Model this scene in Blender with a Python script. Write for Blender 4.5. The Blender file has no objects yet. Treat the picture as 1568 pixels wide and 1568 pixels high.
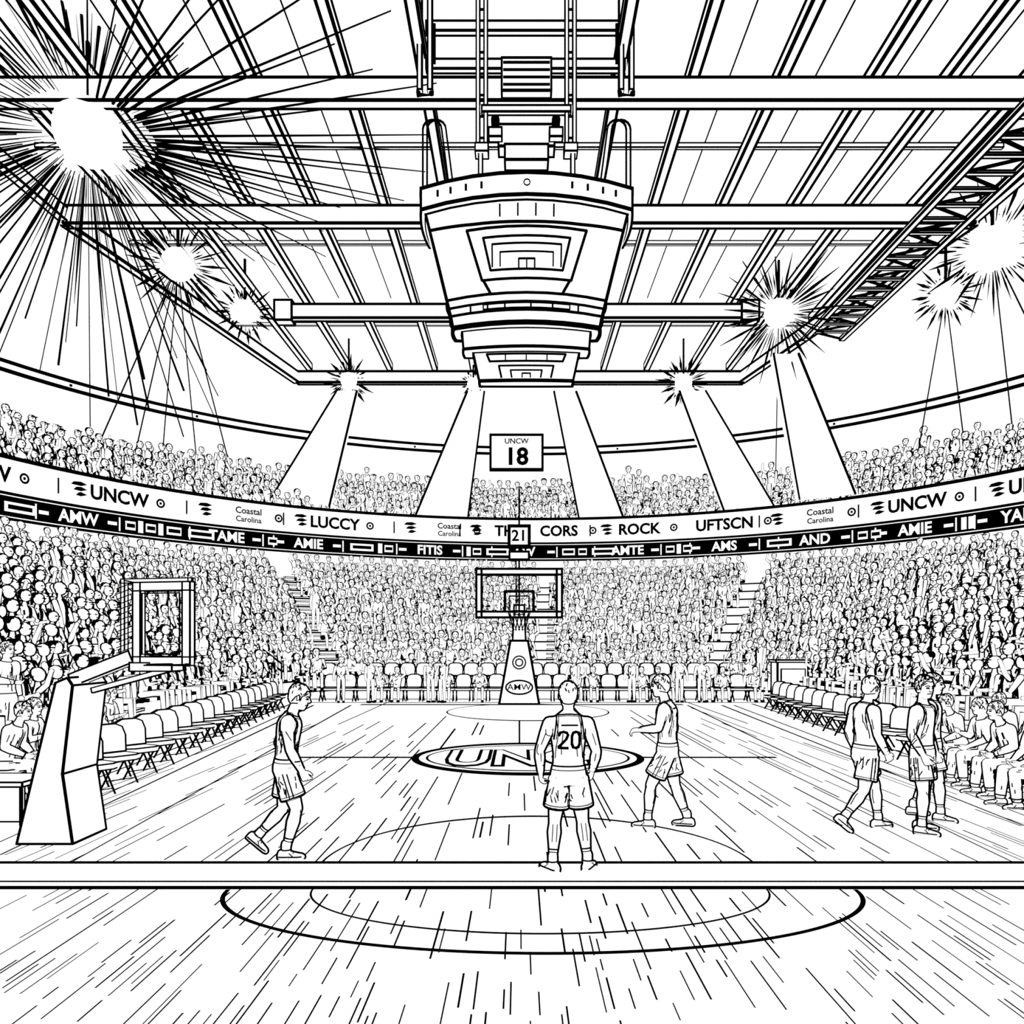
import bpy, math, random
import numpy as np
from mathutils import Vector, Matrix
from mathutils.bvhtree import BVHTree
random.seed(7)
V=Vector
pi=math.pi
scn=bpy.context.scene
try:
    scn.view_settings.view_transform='Standard'
    scn.view_settings.look='None'
except Exception as e: print(e)

# ---------------------------------------------------------------- materials
def mat_paper(name, tint=(1,1,1)):
    m=bpy.data.materials.new(name); m.use_nodes=True
    b=m.node_tree.nodes['Principled BSDF']
    b.inputs['Base Color'].default_value=(0.06,0.06,0.06,1)
    b.inputs['Roughness'].default_value=1
    b.inputs['Specular IOR Level'].default_value=0
    b.inputs['Emission Color'].default_value=(*tint,1)
    b.inputs['Emission Strength'].default_value=1.0  # surfaces glow white by themselves; their brightness is not from the lamps
    m.cycles.emission_sampling='NONE'
    return m
def mat_ink(name):
    m=bpy.data.materials.new(name); m.use_nodes=True
    b=m.node_tree.nodes['Principled BSDF']
    b.inputs['Base Color'].default_value=(0,0,0,1)
    b.inputs['Roughness'].default_value=1
    b.inputs['Specular IOR Level'].default_value=0
    return m
def mat_rim(name, th):
    m=mat_paper(name); nt=m.node_tree; b=nt.nodes['Principled BSDF']
    lw=nt.nodes.new('ShaderNodeLayerWeight'); lw.inputs[0].default_value=0.5
    c=nt.nodes.new('ShaderNodeMath'); c.operation='LESS_THAN'; c.inputs[1].default_value=th
    nt.links.new(lw.outputs['Facing'],c.inputs[0])
    nt.links.new(c.outputs[0],b.inputs['Emission Strength'])
    b.inputs['Base Color'].default_value=(0,0,0,1)
    return m
def mat_shell(name):
    m=bpy.data.materials.new(name); m.use_nodes=True; nt=m.node_tree
    nt.nodes.clear()
    o=nt.nodes.new('ShaderNodeOutputMaterial'); mx=nt.nodes.new('ShaderNodeMixShader')
    g=nt.nodes.new('ShaderNodeNewGeometry'); d=nt.nodes.new('ShaderNodeBsdfDiffuse'); t=nt.nodes.new('ShaderNodeBsdfTransparent')
    d.inputs[0].default_value=(0,0,0,1)
    nt.links.new(g.outputs['Backfacing'],mx.inputs[0]); nt.links.new(d.outputs[0],mx.inputs[1]); nt.links.new(t.outputs[0],mx.inputs[2])
    nt.links.new(mx.outputs[0],o.inputs[0])
    return m
PAPER=mat_paper('white_self_lit'); INK=mat_ink('black_ink'); RIM=mat_rim('crowd_white_inked',0.38)
SHELL=mat_shell('ink_outline_shell')
LAMP=mat_paper('lamp_glow'); LAMP.node_tree.nodes['Principled BSDF'].inputs['Emission Strength'].default_value=4
MATS=[PAPER,INK,RIM,SHELL,LAMP]
P_,I_,R_,S_,L_=0,1,2,3,4

# ---------------------------------------------------------------- mesh builder
class MB:
    def __init__(s): s.v=[]; s.f=[]; s.m=[]; s.sm=[]
    def add(s,vs,fs,mat,smooth=False):
        o=len(s.v); s.v.extend([tuple(p) for p in vs])
        for f in fs: s.f.append([i+o for i in f]); s.m.append(mat); s.sm.append(smooth)
    def poly(s,pts,mat=P_): s.add(pts,[list(range(len(pts)))],mat)
    def line(s,p,q,w,h=None,mat=I_,q2=None):
        p=V(p);q=V(q); d=q-p
        if d.length<1e-6: return
        h=h or w; d.normalize()
        up=V((0,0,1)) if abs(d.z)<0.95 else V((0,1,0))
        a=d.cross(up).normalized(); b=a.cross(d).normalized()
        w2=q2 if q2 else w
        vs=[]
        for c,ww,hh in ((p-d*w*.3,w,h),(q+d*w2*.3,w2,h*w2/w)):
            for x,y in ((-1,-1),(1,-1),(1,1),(-1,1)): vs.append(c+a*x*ww/2+b*y*hh/2)
        s.add(vs,[[3,2,1,0],[4,5,6,7],[0,1,5,4],[1,2,6,5],[2,3,7,6],[3,0,4,7]],mat)
    def path(s,pts,w,closed=False,mat=I_):
        n=len(pts)
        for i in range(n if closed else n-1): s.line(pts[i],pts[(i+1)%n],w,mat=mat)
    def box(s,c,size,edge=0,R=None,mat=P_,taper=None):
        c=V(c); hx,hy,hz=[k/2 for k in size]
        pts=[]
        for z in (-1,1):
            k=1 if (z<0 or taper is None) else taper
            for x,y in ((-1,-1),(1,-1),(1,1),(-1,1)):
                p=V((x*hx*k,y*hy*k,z*hz))
                if R: p=R@p
                pts.append(c+p)
        s.add(pts,[[3,2,1,0],[4,5,6,7],[0,1,5,4],[1,2,6,5],[2,3,7,6],[3,0,4,7]],mat)
        if edge:
            for i in range(4):
                s.line(pts[i],pts[(i+1)%4],edge); s.line(pts[4+i],pts[4+(i+1)%4],edge); s.line(pts[i],pts[i+4],edge)
    def beam(s,p,q,w,h,edge):
        p=V(p);q=V(q);d=(q-p).normalized()
        up=V((0,0,1)) if abs(d.z)<0.95 else V((0,1,0))
        a=d.cross(up).normalized(); b=a.cross(d).normalized()
        s.line(p,q,w,h,mat=P_)
        for x,y in ((-1,-1),(1,-1),(1,1),(-1,1)):
            o=a*x*w/2+b*y*h/2; s.line(p+o,q+o,edge)
        for e in (p,q):
            c=[e+a*x*w/2+b*y*h/2 for x,y in ((-1,-1),(1,-1),(1,1),(-1,1))]
            s.path(c,edge,True)
    def ring(s,c,u,v,a,b,n):
        return [V(c)+u*(a*math.cos(2*pi*i/n))+v*(b*math.sin(2*pi*i/n)) for i in range(n)]
    def loft(s,rings,mat=P_,smooth=True,cap=True):
        n=len(rings[0]); vs=[p for r in rings for p in r]; fs=[]
        for k in range(len(rings)-1):
            for i in range(n):
                j=(i+1)%n; fs.append([k*n+i,k*n+j,(k+1)*n+j,(k+1)*n+i])
        if cap:
            vs+= [sum(rings[0],V((0,0,0)))/n, sum(rings[-1],V((0,0,0)))/n]
            a=len(vs)-2
            for i in range(n):
                j=(i+1)%n; fs.append([a,j,i]); b=(len(rings)-1)*n; fs.append([a+1,b+i,b+j])
        s.add(vs,fs,mat,smooth)
    def tube(s,pts,rad,n=12,mat=P_,ball=True):
        pts=[V(p) for p in pts]; rings=[]
        t=(pts[1]-pts[0]).normalized()
        up=V((0,0,1)) if abs(t.z)<0.9 else V((0,1,0))
        u=t.cross(up).normalized()
        for k,p in enumerate(pts):
            if k==0: t=(pts[1]-pts[0])
            elif k==len(pts)-1: t=pts[-1]-pts[-2]
            else: t=(pts[k+1]-pts[k]).normalized()+(pts[k]-pts[k-1]).normalized()
            t=t.normalized(); u=(u-t*u.dot(t)).normalized(); v=t.cross(u)
            if k==0 and ball: 
                for a in (70,35): rings.append(s.ring(p-t*rad[0]*math.sin(math.radians(a)),u,v,rad[0]*math.cos(math.radians(a)),rad[0]*math.cos(math.radians(a)),n))
            rings.append(s.ring(p,u,v,rad[k],rad[k],n))
            if k==len(pts)-1 and ball:
                for a in (35,70): rings.append(s.ring(p+t*rad[k]*math.sin(math.radians(a)),u,v,rad[k]*math.cos(math.radians(a)),rad[k]*math.cos(math.radians(a)),n))
        s.loft(rings,mat)
    def ell(s,c,r,n=12,mat=P_,M=None):
        rings=[]
        for k in range(1,n//2+1):
            a=-pi/2+pi*k/(n//2+1)
            ring=[]
            for i in range(n):
                p=V((r[0]*math.cos(a)*math.cos(2*pi*i/n),r[1]*math.cos(a)*math.sin(2*pi*i/n),r[2]*math.sin(a)))
                if M: p=M@p
                ring.append(V(c)+p)
            rings.append(ring)
        s.loft(rings,mat)
    def build(s,name,parent=None):
        me=bpy.data.meshes.new(name); me.from_pydata(s.v,[],s.f)
        for m in MATS: me.materials.append(m)
        me.polygons.foreach_set('material_index',s.m)
        me.polygons.foreach_set('use_smooth',s.sm); me.update()
        o=bpy.data.objects.new(name,me); scn.collection.objects.link(o)
        if parent: o.parent=parent
        return o

def text_geo(body,size,bold=0.02):
    c=bpy.data.curves.new('t','FONT'); c.body=body; c.size=size; c.align_x='CENTER'; c.align_y='CENTER'; c.offset=bold*size; c.resolution_u=3
    o=bpy.data.objects.new('t',c); scn.collection.objects.link(o)
    dg=bpy.context.evaluated_depsgraph_get()
    me=bpy.data.meshes.new_from_object(o.evaluated_get(dg))
    vs=[tuple(v.co) for v in me.vertices]; fs=[list(p.vertices) for p in me.polygons]
    bpy.data.objects.remove(o); bpy.data.curves.remove(c); bpy.data.meshes.remove(me)
    return vs,fs

# ---------------------------------------------------------------- arena geometry (metres)
CX,CY=0.8,22.0
def cyl(th,R,z): return V((CX+R*math.sin(th),CY+R*math.cos(th),z))
def rin(th):
    s_,c_=abs(math.sin(th)),abs(math.cos(th)); return ((s_/10.2)**6+(c_/12.0)**6)**(-1/6)
rad=math.radians

# ---------- floor
m=MB()
m.poly([(-32,-4,0),(32,-4,0),(32,48,0),(-32,48,0)])
def fcross(x0,x1,y,d,z=.006): m.add([(x0,y-d/2,z),(x1,y-d/2,z),(x1,y+d/2,z),(x0,y+d/2,z)],[[0,1,2,3]],I_)
def fell(cx,cy,rx,ry,tx,ty,a0=0,a1=360,n=96,z=.006,mat=I_):
    vs=[];fs=[]
    for i in range(n+1):
        a=rad(a0+(a1-a0)*i/n)
        vs.append((cx+rx*math.cos(a),cy+ry*math.sin(a),z)); vs.append((cx+(rx-tx)*math.cos(a),cy+(ry-ty)*math.sin(a),z))
    for i in range(n): fs.append([2*i,2*i+1,2*i+3,2*i+2])
    m.add(vs,fs,mat)
used=[]
def plank(x,y0,y1,k=1.0):
    for (a,b,c) in used:      # keep neighbouring grain marks apart
        if abs(a-x)<.0065*y0 and not (y1<b or y0>c): return
    used.append((x,y0,y1))
    w0=k*.0021*y0; w1=k*.0021*y1; z=.005
    m.add([(x-w0/2,y0,z),(x+w0/2,y0,z),(x+w1/2,y1,z),(x-w1/2,y1,z)],[[0,1,2,3]],I_)
random.seed(3)
for i in range(560):
    inv=random.uniform(1/24.,1/3.6); D=1/inv
    x=random.uniform(-.70,.70)*D
    if abs(x)>7.2: continue
    L=random.uniform(18,90)*D*D/2880
    plank(x,D,D+L,random.uniform(.8,1.3))
for i in range(130):
    D=random.uniform(9,22); x=random.uniform(-6.2,6.2)
    if (x-.18)**2+(D-16.45)**2<9: continue
    plank(x,D,D+random.uniform(.5,1.8)*D/9,.95)
for i in range(110):
    x=random.uniform(-4.2,4.2); y0=random.uniform(3.2,6.2)
    plank(x,y0,y0+random.uniform(.3,1.6),random.uniform(.8,1.3))
# painted band
m.add([(-14,7.66,.008),(14,7.66,.008),(14,8.54,.008),(-14,8.54,.008)],[[0,1,2,3]],P_)
fcross(-14,14,8.54,.10,.012); fcross(-14,14,7.66,.11,.012); fcross(-14,14,7.86,.05,.012)
fell(.2,8.55,2.37,2.35,.028,.10,0,180)
fell(.22,7.62,3.07,1.6,.045,.06,180,360); fell(.2,7.64,2.22,1.2,.02,.04,180,360)
# centre line
fcross(-5.0,-2.2,16.45,.2); fcross(2.55,5.4,16.45,.2)
# centre logo
fell(.18,16.45,2.42,2.35,2.42,2.35,z=.012,mat=P_)
fell(.18,16.45,2.42,2.35,.15,.36,z=.018); fell(.18,16.45,2.13,1.86,.05,.12,z=.018)
vs,fs=text_geo('UNC',1.9,.06)
xs=[v[0] for v in vs]; ys=[v[1] for v in vs]; kx=2.95/(max(xs)-min(xs)); ky=2.5/(max(ys)-min(ys)); mx_=(max(xs)+min(xs))/2; my_=(max(ys)+min(ys))/2
m.add([(-.05+(v[0]-mx_)*kx,16.35+(v[1]-my_)*ky,.018) for v in vs],fs,I_)
vs,fs=text_geo('UNC',1.9,.004)
m.add([(-.05+(v[0]-mx_)*kx,16.35+(v[1]-my_)*ky,.028) for v in vs],fs,P_)
# far key area
fell(.3,27.6,2.85,3.5,.05,.3)
fcross(-6.2,6.4,30.6,.5)
fcross(-9.8,10.4,31.7,.3)
# side lines
def wl(D,px): return px*D/1200
for x0,y0,x1,y1,px in ((-7.95,30.3,-5.87,8.86,2),(-8.35,30.3,-6.2,8.86,1.6),(-6.5,30.3,-4.9,8.6,1.6),(-9.0,31,-7.2,10.5,2),
                    (7.83,30.3,6.62,10.28,2),(8.3,30.3,7.0,10.5,1.6),(6.5,30.3,5.4,8.6,1.6),(9.2,31,8.0,11,2)):
    m.add([(x0-wl(y0,px)*1.1,y0,.007),(x0+wl(y0,px)*1.1,y0,.007),(x1+wl(y1,px),y1,.007),(x1-wl(y1,px),y1,.007)],[[0,1,2,3]],I_)
m.build('floor')

# ---------- bowl: stands
TH=rad(131)
NR=13
def tz(k): return .45+ 5.35*k/NR
def rpos(th,t): return rin(th)*(1-t)+20.4*t
m=MB(); N=110
def arcs(fn0,fn1,mat):
    vs=[];fs=[]
    for i in range(N+1):
        th=-TH+2*TH*i/N
        vs.append(fn0(th)); vs.append(fn1(th))
    for i in range(N): fs.append([2*i,2*i+1,2*i+3,2*i+2])
    m.add(vs,fs,mat)
for k in range(NR):
    z=tz(k); zp=tz(k-1) if k else 0
    arcs(lambda th:cyl(th,rpos(th,k/NR),zp),lambda th:cyl(th,rpos(th,k/NR),z),P_)
    arcs(lambda th:cyl(th,rpos(th,k/NR),z),lambda th:cyl(th,rpos(th,(k+1)/NR),z),P_)
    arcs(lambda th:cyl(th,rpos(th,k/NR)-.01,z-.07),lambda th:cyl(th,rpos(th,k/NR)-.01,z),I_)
UP=[(20.9,8.35),(21.6,8.95),(22.3,9.55),(23.0,10.1)]
for k,(r,z) in enumerate(UP):
    zp=UP[k-1][1] if k else 7.2
    r2=UP[k+1][0] if k<3 else 24
    arcs(lambda th:cyl(th,r,zp),lambda th:cyl(th,r,z),P_)
    arcs(lambda th:cyl(th,r,z),lambda th:cyl(th,r2,z),P_)
arcs(lambda th:cyl(th,20.4,5.6),lambda th:cyl(th,20.4,7.2),P_)
AIS=[rad(a) for a in (-100,-68,-36,3.5,35,70,100)]
for a in AIS:
    for k in range(NR):
        for h in (0,.5):
            r=rpos(a,(k+h)/NR); z=tz(k)+h*5.35/NR
            c=cyl(a,r,z+.02)
            m.box(c+V((math.sin(a),math.cos(a),0))*.2,(.8,.45,.06),.03,R=Matrix.Rotation(-a,3,'Z'))
m.build('grandstand')

# ---------- ribbon display board
m=MB()
arcs(lambda th:cyl(th,20,7.75),lambda th:cyl(th,20,9.05),P_)
arcs(lambda th:cyl(th,20,6.8),lambda th:cyl(th,20,7.75),I_)
arcs(lambda th:cyl(th,20,9.05),lambda th:cyl(th,20.9,9.05),P_)
arcs(lambda th:cyl(th,20,6.8),lambda th:cyl(th,20.4,6.8),P_)
def hoop(R,z,w):
    m.path([cyl(-TH+2*TH*i/N,R,z) for i in range(N+1)],w)
hoop(19.97,9.05,.13); hoop(19.97,7.75,.1); hoop(19.95,7.6,.05)
arcs(lambda th:cyl(th,19.97,7.66),lambda th:cyl(th,19.97,7.70),P_)
arcs(lambda th:cyl(th,19.97,6.90),lambda th:cyl(th,19.97,6.94),P_)
def bend(vs,fs,th,z,mat,R=19.93,sx=1):
    m.add([cyl(th+v[0]*sx/R,R,z+v[1]) for v in vs],fs,mat)
def arect(th,z,w,h,mat,R=19.93):
    bend([(-w/2,-h/2),(w/2,-h/2),(w/2,h/2),(-w/2,h/2)],[[0,1,2,3]],th,z,mat,R)
def word(body,deg,z,size,mat,bold=.03):
    vs,fs=text_geo(body,size,bold); bend(vs,fs,rad(deg),z,mat)
up=[(-92,'UNCW'),(-76,'UNCW'),(-59.5,'UNCW'),(-43.5,None),(-30.2,'LUCCY'),(-14,None),(-4,'THE'),(3.8,'CORS'),(16.0,'ROCK'),(28.6,'UFTSCN'),(41,None),(54.5,'UNCW'),(69,'UNCW'),(84,'ROCK')]
for d,b in up:
    if b: word(b,d,8.38,.78,I_)
    else:
        word('Coastal',d+1,8.58,.42,I_,.02); word('Carolina',d+1,8.18,.36,I_,.02)
    if b not in('CORS','UFTSCN'):
        a=rad(d-5.0)
        for q in range(3):
            z=8.62-.2*q
            bend([(-.32+.1*q,-.05),(.1,-.07),(.36,.02),(.1,.1),(-.2+.1*q,.07)],[[0,1,2,3,4]],a,z,I_)
        arect(a-rad(2.4),8.4,.07,.6,I_)
    a=rad(d+(5.2 if b!='UFTSCN' else 6.2))
    if b!='THE':
        ring=[(.2*math.cos(2*pi*i/12),.2*math.sin(2*pi*i/12)) for i in range(12)]+[(.12*math.cos(2*pi*i/12),.12*math.sin(2*pi*i/12)) for i in range(12)]
        bend(ring,[[i,(i+1)%12,12+(i+1)%12,12+i] for i in range(12)],a,8.4,I_)
        arect(a,8.4,.1,.1,I_)
lo=[(-95,'AMIE'),(-80,'AND'),(-64.5,'AMW'),(-45.5,'TAME'),(-34.0,'AMIE'),(-16,'FITIS'),(-1.5,'AW'),(14.3,'AMTE'),(28.6,'AMS'),(41.3,'AND'),(54.3,'AMIE'),(66.5,'YAM'),(80,'AMS'),(93,'TAME')]
random.seed(5)
for i,(d,b) in enumerate(lo):
    word(b,d,7.28,.66,P_,.03)
    for sgn in (-1,1):
        arect(rad(d+sgn*4.1),7.28,.4,.14,P_)
        arect(rad(d+sgn*5.0),7.28,.07,.56,P_)
    if i<len(lo)-1:
        g0=d+5.5; g1=lo[i+1][0]-5.6; x=g0
        while x<g1:
            w=random.choice((.3,.6,.9,1.6)); deg=math.degrees(w/20)
            arect(rad(x+deg/2),7.28,w*.75,.5 if w<.5 else .36,P_)
            if w>.5: arect(rad(x+deg/2),7.28,w*.6,.16,I_,19.9)
            x+=deg
m.build('ribbon_scoreboard')

# ---------- outer wall, ceiling
m=MB()
arcs(lambda th:cyl(th,24,0),lambda th:cyl(th,24,17.6),P_)
m.build('wall_back')
m=MB()
m.add([cyl(-TH+2*TH*i/N,24.05,17.6) for i in range(N+1)],[list(range(N+1))],P_)
m.add([(-32,-4,17.6),(32,-4,17.6),(32,14,17.6),(-32,14,17.6)],[[0,1,2,3]],P_)
m.build('ceiling')
m=MB()
hoop(23.4,13.72,.13); hoop(23.4,13.36,.13)
arcs(lambda th:cyl(th,23.42,13.36),lambda th:cyl(th,23.42,13.72),P_)
for i in range(0,N,6):
    th=-TH+2*TH*i/N; m.line(cyl(th,23.4,13.54),cyl(th,24,13.54),.1)
m.build('trim_1')

# ---------- light shafts: tapered solids falling from the lamps to the upper deck
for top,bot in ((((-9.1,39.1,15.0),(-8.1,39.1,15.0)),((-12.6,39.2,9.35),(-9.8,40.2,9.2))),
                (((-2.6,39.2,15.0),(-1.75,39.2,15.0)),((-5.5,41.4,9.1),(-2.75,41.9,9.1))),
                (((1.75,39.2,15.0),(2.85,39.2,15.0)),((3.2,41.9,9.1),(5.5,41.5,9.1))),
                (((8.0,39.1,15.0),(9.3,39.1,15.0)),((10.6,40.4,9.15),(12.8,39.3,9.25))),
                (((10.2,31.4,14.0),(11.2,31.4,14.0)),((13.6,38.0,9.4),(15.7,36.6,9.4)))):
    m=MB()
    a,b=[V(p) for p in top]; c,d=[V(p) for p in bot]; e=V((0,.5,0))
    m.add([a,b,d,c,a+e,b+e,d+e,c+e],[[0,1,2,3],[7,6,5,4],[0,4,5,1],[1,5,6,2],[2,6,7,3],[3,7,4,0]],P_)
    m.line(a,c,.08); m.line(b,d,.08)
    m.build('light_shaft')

# ---------- roof structure
m=MB()
for y,x0,x1,e in ((40,-11.3,11.4,.11),(32.1,-9.6,9.4,.09),(24.9,-14.4,14.4,.075),(19.3,-17,17,.06),(14.0,-17,17,.06),(9,-17,17,.06)):
    m.beam((x0,y,15.95),(x1,y,15.95),.3,.55,e)
for x0 in (-9.6,9.4): m.box((x0,32.1,15.95),(.7,.5,.8),.08)
for x in (-12.7,-10.7,-8.7,-6.6,-4.3,-2.35,2.45,4.3,6.5,8.8,10.7,12.7):
    yend=40 if abs(x)<11 else 34
    m.beam((x,6,16.5),(x,yend,16.5),.24,.3,.07)
for y in (11.5,17.35,22.7,28.2,35.4):
    m.beam((-14,y,16.8),(14,y,16.8),.1,.12,.035)
for sx in (-1,1):
    m.beam((sx*14.4,24.9,15.95),(sx*11.35,40,15.95),.3,.5,.09)
    m.beam((sx*15.2,8,15.95),(sx*14.4,24.9,15.95),.25,.4,.06)
    for x in (5.4,7.6,9.7,11.6): m.line((sx*x,8,16.95),(sx*x,33,16.95),.03)
m.build('roof_beam_grid')
for sx in (1,):
    m=MB()
    X0,X1=sx*12.4,sx*14.0; z=15.6
    for x in (X0,X1): m.beam((x,10,z),(x,34,z),.2,.12,.06)
    n=30
    for i in range(n):
        y0=10+24*i/n; y1=10+24*(i+1)/n
        m.beam((X0,y0,z),(X1,y0,z),.14,.06,.045)
        if i%2: m.line((X0,y0,z),(X1,y1,z),.075)
        else: m.line((X1,y0,z),(X0,y1,z),.075)
    m.build('lighting_truss')

# ---------- floodlights (round lens; the starburst of its light is modelled as black spikes)
AIM=V((0,4,3))
def floodlight(x,y,z,hub,reach,nspk,seed):
    r=random.Random(seed); m=MB()
    ax=(AIM-V((x,y,z))).normalized(); u=ax.orthogonal().normalized(); v=ax.cross(u)
    m.ell((0,0,0),(hub,hub,hub),20,L_)
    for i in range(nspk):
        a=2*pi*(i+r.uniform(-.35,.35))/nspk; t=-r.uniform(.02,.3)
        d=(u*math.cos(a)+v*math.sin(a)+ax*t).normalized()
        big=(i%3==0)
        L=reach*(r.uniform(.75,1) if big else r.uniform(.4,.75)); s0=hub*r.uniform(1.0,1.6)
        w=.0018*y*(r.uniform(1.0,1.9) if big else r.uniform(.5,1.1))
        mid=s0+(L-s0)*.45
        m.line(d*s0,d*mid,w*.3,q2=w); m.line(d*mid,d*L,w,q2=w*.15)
    m.line(V((0,0,hub)),(0,0,17.6-z),.08)
    o=m.build('floodlight'); o.location=(x,y,z)
    l=bpy.data.lights.new('bulb','POINT'); l.energy=200; l.shadow_soft_size=hub
    lo_=bpy.data.objects.new('bulb',l); scn.collection.objects.link(lo_); lo_.parent=o; lo_.location=ax*(hub+.6)
    return o
for i,(x,y,z,h,rc,n) in enumerate(((-10.9,19.8,15.3,.8,4.8,104),(-11.8,27.1,15.5,.55,2.0,56),(-10.85,31,15.5,.45,1.4,44),(-8.5,39.1,15.5,.4,1.4,40),
      (-2.3,39.3,15.4,.3,.8,26),(8.2,39.1,15.4,.42,1.5,42),(10.3,31.1,15.5,.56,2.8,70),(16,29.4,15.5,.45,1.4,44),(15.7,26,15.5,.7,2.3,62))):
    floodlight(x,y,z,h,rc,n,i)
# light rays from the big lamp and neighbours, shaped as thin black bars
m=MB()
def ray_bar(a,b,w0,w1): m.line(a,b,w0,q2=w1)
src=V((-10.9,19.8,15.3)); random.seed(11)
for i in range(40):
    th=rad(-106+70*i/40+random.uniform(-.8,.8)); z=random.uniform(10.8,13.2)
    b=cyl(th,23.6,z); d=(b-src).normalized(); k=random.uniform(.55,1)
    w=random.choice((.03,.045,.07))
    ray_bar(src+d*1.6,src+(b-src)*k,.02,w)
for i in range(28):
    a=rad(-60+150*i/28+random.uniform(-2,2)); L=random.uniform(4,9)
    d=V((math.cos(a),math.sin(a),0)); b=src+d*L; b.z=15.75
    ray_bar(src+d*1.6,b,.05,.02)
for s0,ths in ((V((-11.8,27.1,15.5)),(-56,-52,-49,-45,-41)),(V((16,29.4,15.5)),(50,55)),(V((15.7,26,15.5)),(66,60)),(V((10.3,31.1,15.5)),(33,))):
    for t in ths: ray_bar(s0+(cyl(rad(t),23.7,11.5)-s0).normalized()*.8,cyl(rad(t),23.7,11.5),.035,.05)
m.build('lamp_ray_bars')

# ---------- centre-hung scoreboard
m=MB()
SCX,SCY=.17,20.2
def squash(p,w,z):
    kd=.16+.22*max(0,min(1,(z-9.0)/3.7))
    y=p.y if p.y<=-w else -w+(p.y+w)*kd
    return V((SCX+p.x,SCY+y,z))
def plan(w,z,bow):
    pts=[]
    k=8
    for f in range(4):
        R=Matrix.Rotation(f*pi/2,3,'Z'); bo=bow if f%2==0 else bow*.12
        for i in range(k):
            u=-1+2*i/k
            y=-w-bo*(1-u*u)
            p=R@V((u*w,y,0)); pts.append(squash(p,w,z))
    return pts
LV=[(2.40,12.72,.62),(2.40,12.25,.62),(2.30,12.2,.6),(1.80,10.25,.42),(1.72,9.83,.36),(1.53,9.83,.25),(1.50,9.42,.2),(1.28,9.42,.1),(1.14,8.78,.05)]
rings=[plan(*l) for l in LV]
m.loft(rings[::-1],P_,False)
def face(u,t):
    for a,b in zip(LV[:-1],LV[1:]):
        if b[1]<=t<=a[1] and a[1]-b[1]>1e-4:
            q=(a[1]-t)/(a[1]-b[1]); return a[0]+(b[0]-a[0])*q, a[2]+(b[2]-a[2])*q
def fp(x,t,off=.02,f=0):
    w,bo=face(0,t); u=x/w
    if f%2: bo*=.12
    p=Matrix.Rotation(f*pi/2,3,'Z')@V((x,-w-bo*(1-u*u)-off*(1 if f==0 else 3),0)); return squash(p,w,t)
for i,(r,w) in enumerate(zip(rings,(.07,.06,.05,.05,.09,.05,.06,.05,.07))): m.path(r,w,True)
for z,w in ((10.42,.05),(10.08,.05)):
    w_,b_=face(0,z); m.path([p for p in plan(w_+.01,z,b_)],w,True)
for f in range(4):
    for z0,z1 in ((12.72,12.25),(12.2,9.83),(9.83,9.42),(9.42,8.78)):
        wa,_=face(0,z0-.001); wb,_=face(0,z1+.001)
        m.line(fp(-wa,z0-.001,.0,f),fp(-wb,z1+.001,.0,f),.055)
    def fpoly(pts,w,closed=True):
        out=[]
        n=len(pts)
        for i in range(n if closed else n-1):
            a=pts[i];b=pts[(i+1)%n]
            for k in range(6): out.append(fp(a[0]+(b[0]-a[0])*k/6,a[1]+(b[1]-a[1])*k/6,.02,f))
        if not closed: out.append(fp(*pts[-1],.02,f))
        m.path(out,w,closed)
    if f%2: continue
    for x in (-2.0,-1.7,-1.35,-1.0,1.0,1.35,1.7,2.0): m.line(fp(x,12.55,.02,f),fp(x,12.45,.02,f),.05)
    fpoly([(.07*math.cos(a*pi/4),12.5+.07*math.sin(a*pi/4)) for a in range(8)],.02)
    for x in (-.6,-.2,.2,.6): m.line(fp(x,12.12,.02,f),fp(x,11.9,.02,f),.035)
    fpoly([(-2.2,11.86),(-1.2,11.8),(0,11.78),(1.2,11.8),(2.2,11.86)],.05,False)
    fpoly([(-1.35,11.7),(1.35,11.7),(1.02,10.7),(-1.02,10.7)],.045)
    fpoly([(-.98,11.52),(.98,11.52),(.82,10.88),(-.82,10.88)],.04)
    fpoly([(-.78,10.95),(-.78,11.38),(.78,11.38),(.78,10.95)],.035,False)
    fpoly([(-.6,10.95),(-.6,11.22),(.6,11.22),(.6,10.95)],.03,False)
    fpoly([(-.18,10.88),(-.18,11.08),(.18,11.08),(.18,10.88)],.035,False)
    m.line(fp(0,10.88,.02,f),fp(0,11.08,.02,f),.03)
    fpoly([(-.98,10.68),(-.84,10.45)],.05,False);fpoly([(.98,10.68),(.84,10.45)],.05,False)
    for x in (-1.3,-.9,-.5,.1,.6,1.2): m.line(fp(x,10.25,.02,f),fp(x,10.1,.02,f),.04)
    fpoly([(-1.0,10.22),(1.0,10.22),(1.0,10.12),(-1.0,10.12)],.03)
    fpoly([(-.95,9.36),(.95,9.36),(.88,9.2),(-.88,9.2)],.04)
    for x in (-.5,0,.5): m.line(fp(x,9.36,.02,f),fp(x,9.2,.02,f),.03)
    fpoly([(-.6,8.84),(-.66,9.1),(.66,9.1),(.6,8.84)],.035,False)
    fpoly([(-.35,8.84),(-.38,9.0),(.38,9.0),(.35,8.84)],.03,False)
    fpoly([(-.1,8.84),(-.1,8.93),(.1,8.93),(.1,8.84)],.03,False)
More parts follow.
